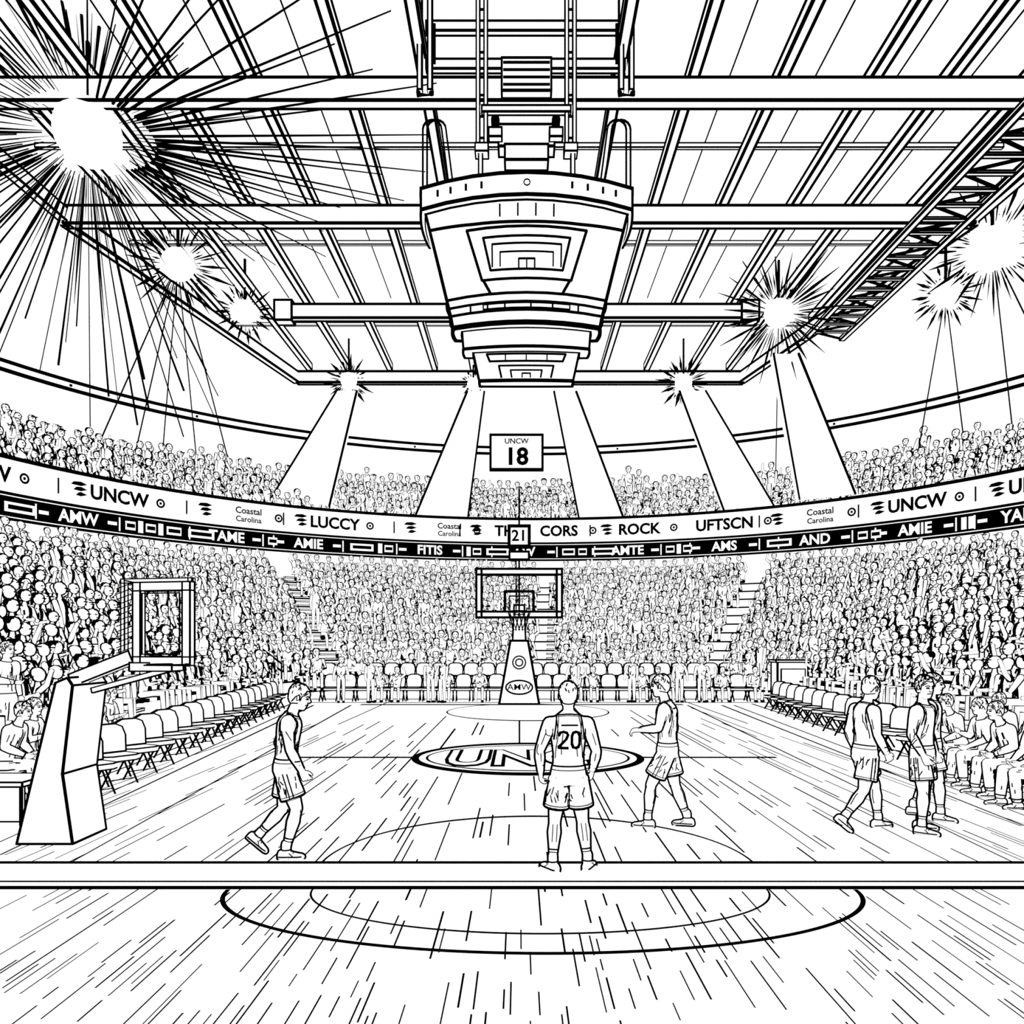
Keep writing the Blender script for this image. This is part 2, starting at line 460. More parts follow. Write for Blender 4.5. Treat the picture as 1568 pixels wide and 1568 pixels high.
# top frame, winch and hangers
yF=18.3
for x in (-.87,1.2):
    for dx in (-.09,.09): m.beam((x+dx,yF,13.9),(x+dx,yF,17.6),.08,.08,.035)
    for k in range(7): m.line((x-.1,yF,14.2+.5*k),(x+.1,yF,14.2+.5*k),.04)
    m.box((x,yF,13.9),(.3,.3,.18),.035)
for x in (-2.2,2.5):
    for dx in (-.12,.12): m.beam((x+dx,yF,15.3),(x+dx,yF,17.6),.1,.1,.04)
    m.tube([(x-.15,yF,15.3),(x-.15,yF,15.2),(x+.15,yF,15.2),(x+.15,yF,15.3)],[.06]*4,8,I_)
for x,s_ in ((-2.15,1),(2.5,-1)):
    pts=[(x+s_*-.05,yF,12.75)]+[(x+s_*(.17-.22*math.cos(a*pi/8)),yF,14.4+.22*math.sin(a*pi/8)) for a in range(9)]+[(x+s_*.6,yF+.2,12.75)]
    pts2=[V(p) for p in pts]
    for dx in (-.05,.05): m.path([p+V((dx,0,0)) for p in pts2],.04)
for z in (17.0,16.1): m.beam((-2.2,yF+.3,z),(2.5,yF+.3,z),.15,.22,.045)
for x in (-2.0,-1.0,1.3,2.3): m.line((x,yF+.2,16.1),(x,yF+.2,17),.06)
m.box((.17,yF,15.6),(1.15,.25,.75),.05)
for k in range(4): m.line((-.36,yF-.14,15.35+.17*k),(.7,yF-.14,15.35+.17*k),.045)
m.beam((-.87,yF,14.85),(1.2,yF,14.85),.12,.14,.04)
m.box((.17,yF+.1,14.2),(1.3,.4,.5),.05); m.box((.17,yF,13.75),(1.0,.4,.35),.05)
for x in (-.55,.85):
    m.tube([(x,yF-.3,14.45),(x,yF-.05,14.45)],[.1,.1],12,I_,False); m.box((x,yF-.2,14.15),(.3,.2,.2),.04)
for x in (-.9,1.25):
    m.beam((x,yF,13.9),(x,yF,12.7),.09,.09,.035)
m.build('center_hung_scoreboard')

# ---------- hanging sign
m=MB()
m.box((-.15,44.6,13.25),(2.95,.25,1.95),.13)
vs,fs=text_geo('18',1.35,.03); m.add([(-.15+v[0],44.42,12.95+v[1]) for v in vs],fs,I_)
vs,fs=text_geo('UNCW',.42,.02); m.add([(-.15+v[0],44.42,13.85+v[1]) for v in vs],fs,I_)
m.build('section_sign')

# ---------- far basketball hoop
m=MB()
e=.09; by=30.6; bx=0
def quadpr(pts,y0,y1,edge):
    n=len(pts); a=[(p[0],y0,p[1]) for p in pts]; b=[(p[0],y1,p[1]) for p in pts]
    m.add(a+b,[list(range(n)),list(range(2*n-1,n-1,-1))]+[[i,n+i,n+(i+1)%n,(i+1)%n] for i in range(n)],P_)
    for i in range(n): m.line(a[i],a[(i+1)%n],edge); m.line(b[i],b[(i+1)%n],edge); m.line(a[i],b[i],edge)
quadpr([(-.78,.02),(.78,.02),(.34,2.5),(-.34,2.5)],by,by+1.6,e)
quadpr([(-.26,2.4),(.26,2.4),(.2,3.9),(-.2,3.9)],by+.2,by+.8,.07)
for x0,x1,z0,z1 in ((-1.65,1.65,3.4,3.62),(-1.65,1.65,5.05,5.27),(-1.65,-1.45,3.4,5.27),(1.45,1.65,3.4,5.27)):
    m.box(((x0+x1)/2,by-.3,(z0+z1)/2),(x1-x0,.14,z1-z0),.085)
m.path([(-.55,by-.4,3.66),(-.55,by-.4,4.4),(.55,by-.4,4.4),(.55,by-.4,3.66)],.1)
m.path([(-.38,by-.4,3.7),(-.38,by-.4,4.22),(.38,by-.4,4.22),(.38,by-.4,3.7)],.05)
m.line((0,by-.1,3.6),(0,by-.1,8.4),.07); m.line((-.12,by-.1,3.6),(-.12,by-.1,6),.05)
m.path([(.42*math.cos(a*pi/12),by-.9+.42*math.sin(a*pi/12),3.6) for a in range(24)],.07,True)
m.box((0,by-.42,3.58),(.3,.2,.15),.04)
for a in range(12):
    t=a*pi/6
    for d in (-1,1): m.line((.42*math.cos(t),by-.9+.42*math.sin(t),3.58),(.24*math.cos(t+d*.6),by-.9+.24*math.sin(t+d*.6),2.9),.03)
m.box((0,by-.1,6.55),(.78,.3,.78),.12)
vs,fs=text_geo('21',.6,.02); m.add([(v[0],by-.27,6.55+v[1]) for v in vs],fs,I_)
m.box((0,by-.1,5.8),(.75,.25,.3),.08)
vs,fs=text_geo('AMW',.34,.005); m.add([(v[0]*1.1,by-.05,.68+v[1]) for v in vs],fs,I_)
m.path([(.52*math.cos(a*pi/12),by-.03,.68+.27*math.sin(a*pi/12)) for a in range(24)],.06,True)
m.path([(.25*math.cos(a*pi/12),by-.03,1.65+.25*math.sin(a*pi/12)) for a in range(24)],.05,True)
m.path([(.14*math.cos(a*pi/6),by-.03,1.65+.14*math.sin(a*pi/6)) for a in range(12)],.05,True)
m.build('basketball_hoop')

# ---------- near left portable hoop
m=MB()
y0=9.3
pts=[(-5.96,.02),(-5.3,.02),(-5.42,.85),(-5.30,1.9),(-5.36,1.99),(-5.5,1.93),(-5.58,1.6)]
quadpr(pts,y0,y0+.75,.026)
m.beam((-5.45,y0+.3,1.95),(-4.72,y0+.3,2.24),.16,.15,.02)
m.beam((-4.78,y0+.3,2.24),(-4.2,y0+.3,2.14),.13,.13,.02)
m.beam((-5.25,y0+.35,1.82),(-4.3,y0+.35,2.08),.06,.06,.016)
Rb=Matrix.Rotation(rad(-12),3,'Z')
def bb(cx,cy,cz,W,H,t,fr,ed):
    c=V((cx,cy,cz))
    for dx,dz,w,h in ((0,H/2-fr/2,W,fr),(0,-H/2+fr/2,W,fr),(-W/2+fr/2,0,fr,H),(W/2-fr/2,0,fr,H)):
        m.box(c+Rb@V((dx,0,dz)),(w,t,h),ed,R=Rb)
bb(-4.42,y0+.28,2.69,.98,1.0,.06,.05,.015)
bb(-4.2,y0-.05,2.63,.76,.98,.08,.10,.018)
c=V((-4.2,y0-.02,2.63))
for k in range(13):
    z=-.38+.065*k
    m.line(V((-4.88,y0+.2,2.69+z-.03)),V((-4.66,y0+.15,2.69+z+.04)),.010)
m.path([c+Rb@V((x,-.07,z)) for x,z in ((-.25,-.36),(-.25,.36),(.25,.36),(.25,-.36))],.014,True)
for s1 in (-.38,.38):
    for s2 in (-.49,.49): m.line(c+Rb@V((s1,0,s2)),V((-4.42,y0+.28,2.69))+Rb@V((s1*1.28,0,s2)),.016)
m.box((-4.35,y0+.1,2.12),(.5,.3,.1),.018)
m.path([(-4.02+.22*math.cos(a*pi/12),y0-.33+.22*math.sin(a*pi/12),2.16) for a in range(24)],.014,True)
m.build('basketball_hoop')

# ---------- chairs
def chair(m,x,y,z,yaw,e,s=1.0):
    R=Matrix.Rotation(yaw,3,'Z'); o=V((x,y,z))
    def T(p): return o+R@(V(p)*s)
    prof=[(-.25,.48),(-.27,.74),(-.23,.87),(-.12,.92),(.12,.92),(.23,.87),(.27,.74),(.25,.48)]
    a=[T((p[0],-.20-(p[1]-.5)*.2,p[1])) for p in prof]; b=[T((p[0],-.25-(p[1]-.5)*.2,p[1])) for p in prof]
    n=len(prof)
    m.add(a+b,[list(range(n)),list(range(2*n-1,n-1,-1))]+[[i,n+i,n+(i+1)%n,(i+1)%n] for i in range(n)],P_)
    m.path(a,e,True); m.path(b,e,True)
    st=[(-.25,-.2),(-.27,.16),(-.18,.24),(.18,.24),(.27,.16),(.25,-.2)]; n=len(st)
    a=[T((p[0],p[1],.46)) for p in st]; b=[T((p[0],p[1],.38)) for p in st]
    m.add(a+b,[list(range(n)),list(range(2*n-1,n-1,-1))]+[[i,n+i,n+(i+1)%n,(i+1)%n] for i in range(n)],P_)
    m.path(a,e,True); m.path(b,e,True)
    for sx in (-.23,.23):
        m.line(T((sx,-.22,.5)),T((sx,.2,.0)),e); m.line(T((sx,.12,.4)),T((sx,-.24,.0)),e)
    m.line(T((-.23,.14,.08)),T((.23,.14,.08)),e*.7)
def chairrow(p,q,n,yaw,e0,e1,s=1.0,z=0):
    m=MB()
    for i in range(n):
        t=i/(n-1); chair(m,p[0]+(q[0]-p[0])*t,p[1]+(q[1]-p[1])*t,z,yaw,e0+(e1-e0)*t,s)
    m.build('courtside_chair_row')
chairrow((-6.75,12.4),(-8.9,28.6),17,rad(-125),.022,.04,1.08)
chairrow((8.0,15.0),(9.3,28.6),14,rad(120),.025,.04,1.08)
chairrow((-9.2,32.5),(-.95,32.5),13,pi,.045,.045,1.2); chairrow((1.05,32.5),(9.8,32.5),14,pi,.045,.045,1.2)
chairrow((-8.9,33.4),(9.6,33.4),28,pi,.045,.045,1.2,.45)

# ---------- rails, fence and cabinet
m=MB()
for a,b in (((-9.4,31.0,1.6),(-13.2,32.0,4.2)),((-9.4,31.0,1.3),(-13.2,32.0,3.9))): m.line(a,b,.06)
for i in range(6):
    p=V((-9.4,31,1.6)).lerp(V((-13.2,32,4.2)),i/5); m.line(p,p-V((0,0,.9)),.05)
m.build('stair_handrail')
m=MB()
for a,b in (((10.9,31.5,1.75),(16.9,30,5.2)),((10.9,31.5,1.5),(16.9,30,4.95))): m.line(a,b,.06)
for i in range(8):
    p=V((10.9,31.5,1.7)).lerp(V((16.9,30,5.1)),i/7); m.line(p,p-V((0,0,.9)),.05)
m.build('stair_handrail')
m=MB()
m.line((-10.6,29.5,1.65),(-9.2,29.5,1.65),.07); m.line((-10.6,29.5,.75),(-9.2,29.5,.75),.06)
for i in range(13): m.line((-10.6+1.4*i/12,29.5,.0),(-10.6+1.4*i/12,29.5,1.65),.045)
m.build('barrier_fence')
m=MB()
m.box((10.35,30.0,.85),(1.15,.7,1.7),.07); m.box((10.35,29.62,.8),(.9,.05,1.25),.04); m.box((10.35,30.0,1.72),(1.3,.8,.08),.05)
m.line((10.6,29.56,.95),(10.75,29.56,.95),.07)
m.build('equipment_cabinet')

# ---------- low detail crowd
def lowperson(stand,seed):
    r=random.Random(seed); b=MB()
    z0=.5 if not stand else .95
    n=8; lean=r.uniform(-.05,.08)
    sm=R_
    X,Y=V((1,0,0)),V((0,1,0))
    tab=[(0,.17,.13),(.2,.17,.12),(.38,.22,.13),(.5,.2,.11),(.57,.07,.07),(.66,.055,.055)]
    b.loft([b.ring((0,lean*t/.6,z0+t),X,Y,a,c,n) for t,a,c in tab],sm)
    hy=lean*1.1+r.uniform(-.02,.04); hx=r.uniform(-.03,.03); hz=z0+.77
    b.ell((hx,hy,hz),(.125,.13,.15),10,R_)
    k=r.random()
    if k<.38: b.ell((hx,hy-.05,hz+.06),(.128,.118,.105),8,I_)
    elif k<.75: b.ell((hx,hy-.03,hz+.05),(.14,.13,.125),8,R_)
    else:
        b.ell((hx,hy-.03,hz+.06),(.135,.13,.105),8,R_); b.box((hx,hy+.13,hz+.06),(.18,.12,.025),0,mat=I_)
    for sx in (-.045,.045): b.box((hx+sx,hy+.12,hz+.01),(.036,.03,.028),mat=I_)
    b.box((hx,hy+.12,hz-.06),(.065,.03,.02),mat=I_)
    for sx in (-1,1):
        up=r.random()<.1
        sh=V((sx*.21,lean,z0+.48))
        if up: el=sh+V((sx*.14,.1,.12)); wr=el+V((-sx*.05,.08,.25))
        else: el=sh+V((sx*.07,.06+r.uniform(0,.1),-.26)); wr=V((sx*r.uniform(.02,.16),.28+r.uniform(-.05,.05),z0+.16+r.uniform(0,.15))) if not stand else el+V((0,.06,-.25))
        b.tube([sh,el,wr],[.075,.058,.045],6,sm); b.ell(wr,(.055,.055,.055),6,R_)
        if stand: b.tube([(sx*.09,0,.95),(sx*.1,.02,.5),(sx*.1,0,.05)],[.1,.075,.05],6,R_); b.box((sx*.1,.06,.04),(.1,.26,.08),0,mat=I_)
        else:
            b.tube([(sx*.09,0,.5),(sx*.13,.42,.52),(sx*.13,.44,.08)],[.1,.078,.05],6,R_); b.box((sx*.13,.5,.04),(.1,.24,.08),0,mat=I_ if r.random()<.5 else R_)
    for q in range(r.randint(2,5)):
        x=r.uniform(-.14,.14); z=z0+r.uniform(.12,.46)
        b.line((x,.14,z),(x+r.uniform(-.12,.12),.145,z-r.uniform(.02,.1)),.03)
    b.line((-.1,.09,z0+.55),(0,.13,z0+.47),.024);b.line((.1,.09,z0+.55),(0,.13,z0+.47),.024)
    return np.array(b.v,dtype=np.float32),b.f,b.m,b.sm
SIT=[lowperson(False,i) for i in range(22)]; STD=[lowperson(True,50+i) for i in range(8)]
class Crowd:
    def __init__(s): s.V=[];s.li=[];s.m=[];s.sm=[];s.n=0
    def put(s,var,p,yaw,sc):
        v,f,mm,sm=var; c,sn=math.cos(yaw),math.sin(yaw)
        w=np.empty_like(v); w[:,0]=(v[:,0]*c-v[:,1]*sn)*sc+p[0]; w[:,1]=(v[:,0]*sn+v[:,1]*c)*sc+p[1]; w[:,2]=v[:,2]*sc+p[2]
        s.V.append(w)
        for ff in f: s.li.append([i+s.n for i in ff])
        s.m+=mm; s.sm+=sm; s.n+=len(v)
    def build(s,name):
        me=bpy.data.meshes.new(name); me.from_pydata(np.concatenate(s.V).tolist(),[],s.li)
        for q in MATS: me.materials.append(q)
        me.polygons.foreach_set('material_index',s.m); me.polygons.foreach_set('use_smooth',s.sm); me.update()
        o=bpy.data.objects.new(name,me); scn.collection.objects.link(o)
        print(name,len(s.V),len(s.li))
random.seed(21)
def visible(p): return p[1]>9 and abs(p[0]-0)<.74*p[1]+1.5
C=Crowd()
for k in range(NR):
    th=-TH
    while th<TH:
        r=rpos(th,(k+.45)/NR); p=cyl(th,r,tz(k))
        step=random.uniform(.50,.62)/r
        th+=step
        if not visible(p): continue
        ai=min(abs(th-a)*r for a in AIS)
        if ai<.5: continue
        if (p-V((-10,31,p.z))).length<1.0 and k<2: continue
        st=random.random()<.10 and k<NR-4
        sc=random.uniform(1.05,1.25) if k<NR-3 else random.uniform(.95,1.06)
        C.put(random.choice(STD if st else SIT),p+V((0,0,random.uniform(-.05,.05))),pi-th+random.uniform(-.35,.35),sc)
C.build('spectator_crowd_lower_bowl')
C=Crowd()
for (r,z) in UP:
    th=-TH
    while th<TH:
        th+=random.uniform(.40,.54)/r; p=cyl(th,r+.3,z)
        if not visible(p): continue
        if random.random()<.05: continue
        C.put(random.choice(STD if random.random()<.1 else SIT),p,pi-th+random.uniform(-.3,.3),random.uniform(1.05,1.3))
C.build('spectator_crowd_upper_deck')
C=Crowd()
for x in (-7.2,-3.6,-3.1,2.2,4.6,6.5,7.4,-6.0): C.put(random.choice(STD),(x,31.7+random.uniform(-.1,.3),0),pi+random.uniform(-.6,.6),1.0)
for i in range(13):
    if random.random()<.6: C.put(random.choice(SIT),(-9.2+8.25*i/12,32.5,.0),pi,1.02)
for i in range(14):
    if random.random()<.4: C.put(random.choice(SIT),(1.05+8.75*i/13,32.5,0),pi,1.02)
C.build('baseline_spectators')

# ================================================================ detailed people
DIG={'2':[(-.5,.55),(-.35,.9),(0,1),(.35,.9),(.5,.6),(.3,.1),(-.5,-.9),(-.5,-1),(.5,-1)],
     '0':[(-.45,.5),(-.3,.9),(0,1),(.3,.9),(.45,.5),(.45,-.5),(.3,-.9),(0,-1),(-.3,-.9),(-.45,-.5),(-.45,.5)],
     '1':[(-.3,.6),(.05,1),(.05,-1)]}
def human(name,loc,yaw,pose,opt):
    J=dict(pelvis=(0,0,.98),chest=(0,.0,1.32),neck=(0,.0,1.63),head=(0,.03,1.825),
      shR=(.195,0,1.535),shL=(-.195,0,1.535),elR=(.25,-.03,1.24),elL=(-.25,-.03,1.24),wrR=(.25,.06,.99),wrL=(-.25,.06,.99),
      hipR=(.095,0,.97),hipL=(-.095,0,.97),knR=(.12,.03,.53),knL=(-.12,.03,.53),anR=(.14,-.02,.1),anL=(-.14,-.02,.1),
      toeR=(.2,1,0),toeL=(-.2,1,0),look=(0,1,0))
    J.update(pose); J={k:V(v) for k,v in J.items()}
    sport=opt.get('sport',True); b=MB()
    side=(J['shR']-J['shL']).normalized(); hs=(J['hipR']-J['hipL']).normalized()
    def sp(t):
        p0,p1,p2=J['pelvis'],J['chest'],J['neck']
        return p0*(1-t)*(1-2*t)+p1*4*t*(1-t)+p2*t*(2*t-1) if t>0 else p0+(p0-p1)*(-t)*1.6
    tab=[(-.12,.15,.115),(-.05,.178,.13),(.05,.182,.132),(.16,.165,.118),(.2,.155,.11),(.35,.152,.108),(.5,.165,.115),(.65,.18,.123),(.78,.188,.125),(.86,.178,.112),(.92,.14,.09),(.97,.09,.07),(1.01,.06,.06)]
    rings=[]
    for t,a,c in tab:
        s_=hs.lerp(side,max(0,min(1,t))).normalized(); ax=(sp(t+.05)-sp(t-.05)).normalized()
        s_=(s_-ax*s_.dot(ax)).normalized(); f_=ax.cross(s_)
        rings.append(b.ring(sp(t),s_,f_,a,c,20))
    b.loft(rings)
    lk=J['look'].normalized(); hx=lk.cross(V((0,0,1))).normalized(); hz=hx.cross(lk).normalized()
    HS=1.09; lk=lk*HS; hx=hx*HS; hz=hz*HS
    H=J['head']; M=Matrix((hx,lk,hz)).transposed()
    b.tube([J['neck']-V((0,0,.03)),H-hz*.07-lk*.02],[.056,.048],14)
    for S in 'RL': b.tube([J['neck'].lerp(H,.22),J['neck'].lerp(J['sh'+S],.55)+V((0,0,-.005)),J['sh'+S]],[.036,.045,.05],12)
    hr=[(-.122,.02,.02,.045),(-.112,.038,.04,.038),(-.085,.054,.062,.022),(-.045,.066,.08,.010),(0,.074,.092,.0),(.045,.078,.098,-.004),(.085,.066,.085,-.006),(.11,.045,.06,-.008),(.124,.018,.025,-.008)]
    b.loft([b.ring(H+hz*z+lk*(y),hx,lk,a,c,20) for z,a,c,y in hr])
    b.tube([H+lk*.088+hz*.012,H+lk*.108-hz*.022,H+lk*.092-hz*.034],[.009,.014,.011],8)
    b.tube([H+lk*.078-hz*.066-hx*.018,H+lk*.084-hz*.066,H+lk*.078-hz*.066+hx*.018],[.008,.010,.008],8)
    for sx in (-1,1): b.ell(H+hx*sx*.078-lk*.008-hz*.005,(.013,.022,.034),8,P_,M)
    b.ell(H+hz*.042-lk*.018,(.086,.098,.098),16,P_,M)
    b.ell(H+hz*.0-lk*.04,(.078,.07,.085),14,P_,M)
    if opt.get('longhair'): b.tube([H-lk*.05+hz*.02,H-lk*.07-hz*.1,H-lk*.06-hz*.22],[.08,.075,.05],12)
    for S in 'RL':
        sx=1 if S=='R' else -1
        sh,el,wr=J['sh'+S],J['el'+S],J['wr'+S]
        g=1.0 if sport else 1.25
        ins=sh.lerp(sp(.84),.45)
        b.tube([ins,sh],[.072,.064],12)
        b.tube([sh,sh.lerp(el,.35),sh.lerp(el,.7),el],[.064*g,.060*g,.05*g,.041*g],12)
        g2=1 if (sport or opt.get('short')) else 1.2
        b.tube([el,el.lerp(wr,.3),el.lerp(wr,.65),wr],[.041*g2,.046*g2,.036*g2,.027],12)
        d=(wr-el).normalized()
        th=V(opt.get('thumb'+S,(0,1,0.3))); th=(th-d*th.dot(d)).normalized()
        n=d.cross(th).normalized()
        inw=V(opt.get('palm'+S,(-sx,0,0)))
        if n.dot(inw)<0: n=-n
        b.loft([b.ring(wr+d*q,th,n,a,c,14) for q,a,c in ((-.02,.028,.024),(.015,.034,.021),(.05,.043,.019),(.09,.044,.016),(.105,.036,.012))])
        curl=opt.get('curl',.42)
        for i,(o_,L) in enumerate(((.036,.078),(.0125,.090),(-.0125,.083),(-.036,.064))):
            p=wr+d*.088+th*o_; a=.1; pts=[p]
            for seg,fr in enumerate((.45,.32,.23)):
                a+=curl*(1+.15*i); dd=(d*math.cos(a)+n*math.sin(a)+th*o_*3.0).normalized(); p=p+dd*L*fr; pts.append(p)
            b.tube(pts,[.0105,.0098,.009,.008],8)
        p=wr+d*.03+th*.03; pts=[p,p+(th*.75+d*.7+n*.2).normalized()*.038,p+(th*.75+d*.7+n*.2).normalized()*.038+(th*.25+d*.9+n*.35).normalized()*.045]
        b.tube(pts,[.015,.012,.0095],8)
    for S in 'RL':
        hp,kn,an=J['hip'+S],J['kn'+S],J['an'+S]
        if sport:
            b.tube([hp,hp.lerp(kn,.5),kn],[.098,.084,.058],14)
            b.tube([kn,kn.lerp(an,.12),kn.lerp(an,.32),kn.lerp(an,.6),kn.lerp(an,.85),an],[.057,.054,.064,.048,.036,.038],14)
            b.tube([hp,hp.lerp(kn,.35),hp.lerp(kn,.7)],[.108,.118,.128],18,ball=False)
        else:
            b.tube([hp,hp.lerp(kn,.5),kn],[.105,.095,.074],14)
            b.tube([kn,kn.lerp(an,.4),kn.lerp(an,.9)],[.074,.072,.062],14)
        td=J['toe'+S].normalized(); sd=td.cross(V((0,0,1))).normalized(); nu=sd.cross(td).normalized()
        base=an-nu*.095
        rr=[]
        for q,wd,h in ((-.085,.025,.05),(-.075,.036,.075),(-.03,.042,.088),(.03,.043,.072),(.08,.048,.056),(.13,.052,.044),(.175,.045,.036),(.2,.02,.024)):
            rr.append([base+td*q+sd*wd*cx_+nu*(h*cz_) for cx_,cz_ in ((-.9,.0),(.9,.0),(1,.25),(.95,.6),(.6,.95),(0,1.05),(-.6,.95),(-.95,.6),(-1,.25))])
        b.loft(rr)
        b.tube([an+nu*.06,an-nu*.03],[.043,.045],12)
    me=bpy.data.meshes.new('tmp'); me.from_pydata(b.v,[],b.f); me.update()
    o=bpy.data.objects.new('tmp',me); scn.collection.objects.link(o)
    rm=o.modifiers.new('r','REMESH'); rm.mode='VOXEL'; rm.voxel_size=opt.get('voxel',.0065)
    sm=o.modifiers.new('s','SMOOTH'); sm.factor=.5; sm.iterations=3
    dg=bpy.context.evaluated_depsgraph_get(); em=bpy.data.meshes.new_from_object(o.evaluated_get(dg))
    bpy.data.objects.remove(o)
    n=len(em.vertices); co=np.empty(n*3,dtype=np.float32); em.vertices.foreach_get('co',co); co=co.reshape(-1,3)
    no=np.empty(n*3,dtype=np.float32); em.vertices.foreach_get('normal',no); no=no.reshape(-1,3)
    faces=[list(p.vertices) for p in em.polygons]
    vl=[V(c) for c in co.tolist()]
    bvh=BVHTree.FromPolygons(vl,faces)
    out=MB(); out.v=[tuple(c) for c in co.tolist()]; out.f=list(faces); out.m=[P_]*len(faces); out.sm=[True]*len(faces)
    tk=np.full(n,opt.get('line',.021),dtype=np.float32)
    for S in 'RL':
        wr=np.array(J['wr'+S]); dv=np.array((J['wr'+S]-J['el'+S]).normalized())
        s_=(co-wr)@dv; dist=np.linalg.norm(co-(wr+dv*.1),axis=1)
        tk=np.where((dist<.15)&(s_>-.01),np.minimum(tk,.010),tk)
    dist=np.linalg.norm(co-np.array(J['head']),axis=1); tk=np.where(dist<.15,np.minimum(tk,.017),tk)
    hull=(co+no*tk[:,None]).tolist()
    out.add(hull,[f[::-1] for f in faces],S_,True)
    W=opt.get('w',.0165)
    def cast(o_,d_,far=3):
        h,nn,i,dist=bvh.ray_cast(V(o_),V(d_).normalized(),far)
        return (h+nn*W*.25) if h else None
    def seg(pts,w):
        last=None
        for p in pts:
            if p is not None and last is not None and (p-last).length<.07: out.line(last,p,w)
            last=p
    def wrap(c,ax,r0,w=W,nseg=40):
        ax=V(ax).normalized(); u=ax.orthogonal().normalized(); v=ax.cross(u); pts=[]
        for i in range(nseg+1):
            a=2*pi*i/nseg; d=u*math.cos(a)+v*math.sin(a); pts.append(cast(V(c)+d*r0,-d,r0))
        seg(pts,w)
    def densify(pts,st=.012):
        r=[]
        for a,b_ in zip(pts[:-1],pts[1:]):
            a=V(a);b_=V(b_); k=max(1,int((b_-a).length/st))
            for i in range(k): r.append(a.lerp(b_,i/k))
        r.append(V(pts[-1])); return r
    def proj(pts2,org,u,w_,d,wd):
        pts=[cast(org+u*p.x+w_*p.y+d*1.0,-d,1.6) for p in densify([V((q[0],q[1])) for q in pts2])]
        seg(pts,wd)
    F=.0115
    for sx in (-1,1):
        proj([(sx*.018,.0),(sx*.03,.008),(sx*.044,.0),(sx*.03,-.006),(sx*.018,0)],H,hx,hz,lk,F)
        proj([(sx*.014,.02),(sx*.032,.028),(sx*.05,.02)],H,hx,hz,lk,F)
        sd=hx*sx
        proj([(-.01,-.03),(.008,-.02),(.012,.015),(-.006,.028),(-.018,.01),(-.01,-.03)],H,lk,hz,sd,F*.8)
        proj([(.075,.055),(.05,.03),(.03,.02),(.02,-.03),(-.0,.03),(-.03,.0),(-.06,-.05)],H,lk,hz,sd,F)
    proj([(-.028,-.068),(0,-.064),(.028,-.068)],H,hx,hz,lk,F)
    proj([(-.014,-.036),(0,-.04),(.014,-.036)],H,hx,hz,lk,F*.7)
    proj([(-.068,.04),(-.04,.075),(0,.07),(.04,.08),(.068,.04)],H,hx,hz,lk,F*1.1)
    proj([(-.06,-.06),(-.03,-.075),(0,-.078),(.03,-.075),(.06,-.06)],H,hx,hz,-lk,F*1.1)
    rr=random.Random(opt.get('seed',1))
    for i in range(opt.get('hair',60)):
        a=rr.uniform(0,2*pi); e_=rr.uniform(.15,1.5)
        d=(hx*math.cos(a)*math.cos(e_)+lk*math.sin(a)*math.cos(e_)+hz*math.sin(e_)).normalized()
        if d.dot(lk)>.62 and e_<.8: continue
        c0=H+hz*.03; p=cast(c0+d*.4,-d,.5); d2=(d+V((rr.uniform(-.12,.12),rr.uniform(-.12,.12),-.22))).normalized(); q=cast(c0+d2*.4,-d2,.5)
        if p and q: out.line(p,q,F*.9)
    ax=(J['neck']-J['chest']).normalized()
    up_=(sp(.97)-sp(.9)).normalized()
    fwd=up_.cross(side).normalized()*-1
    if fwd.y<0: fwd=-fwd
    wrap(J['neck']-V((0,0,.004)),(up_*1.0+fwd*.35),.13,W*.9)
    if sport:
        wrap(J['neck']-V((0,0,.022)),(up_*1.0+fwd*.35),.14,W*.5)
        for S in 'RL':
            sx=1 if S=='R' else -1
            c=J['sh'+S].lerp(sp(.88),.3); wrap(c-V((0,0,.03)),side*1.0+V((0,0,.12*sx)),.17,W*.9); wrap(c-V((0,0,.03))-side*sx*.022,side*1.0+V((0,0,.12*sx)),.17,W*.5)
            hp,kn,an=J['hip'+S],J['kn'+S],J['an'+S]; d=(kn-hp).normalized()
            wrap(hp.lerp(kn,.695),d,.17,W); wrap(hp.lerp(kn,.64),d,.17,W*.5)
            wrap(kn.lerp(an,.72),(an-kn),.08,W*.8); wrap(kn.lerp(an,.79),(an-kn),.08,W*.5)
            pts=[hp.lerp(kn,t_) for t_ in [i/20*.62+.06 for i in range(21)]]
            for off in (-.022,.022):
                seg([cast(p+side*sx*.3+V((0,off,0)),-side*sx,.32) for p in pts],W*.65)
            for q in range(24):
                a=rr.uniform(0,2*pi); u=d.orthogonal().normalized(); v=d.cross(u); dd=u*math.cos(a)+v*math.sin(a)
                t0=rr.uniform(.05,.5); t1=t0+rr.uniform(.08,.2); d3=(dd+d.cross(dd)*rr.uniform(-.35,.35)).normalized()
                seg([cast(hp.lerp(kn,t0+(t1-t0)*i/8)+dd.lerp(d3,i/8)*.2,-dd.lerp(d3,i/8),.2) for i in range(9)],W*.6)
            for off in (-.022,.02):
                seg([cast(kn.lerp(an,t_)+V((off,-.3,0)),(0,1,0),.35) for t_ in [.12+.4*i/12 for i in range(13)]],W*.5)
            seg([cast(kn+V((.03*math.cos(a_),.3,.035*math.sin(a_)-.01)),(0,-1,0),.35) for a_ in [pi+pi*i/8 for i in range(9)]],W*.5)
            el,wr,sh=J['el'+S],J['wr'+S],J['sh'+S]
            for yd in (-1,1):
                seg([cast(sh.lerp(el,.35+.4*i/8)+V((sx*.01,yd*.2,0)),(0,-yd,0),.25) for i in range(9)],W*.5)
                seg([cast(el.lerp(wr,.1+.35*i/8)+V((-sx*.008,yd*.2,0)),(0,-yd,0),.25) for i in range(9)],W*.5)
        wrap(sp(.17),sp(.2)-sp(.1),.30,W*.9); wrap(sp(.11),sp(.2)-sp(.1),.30,W*.5)
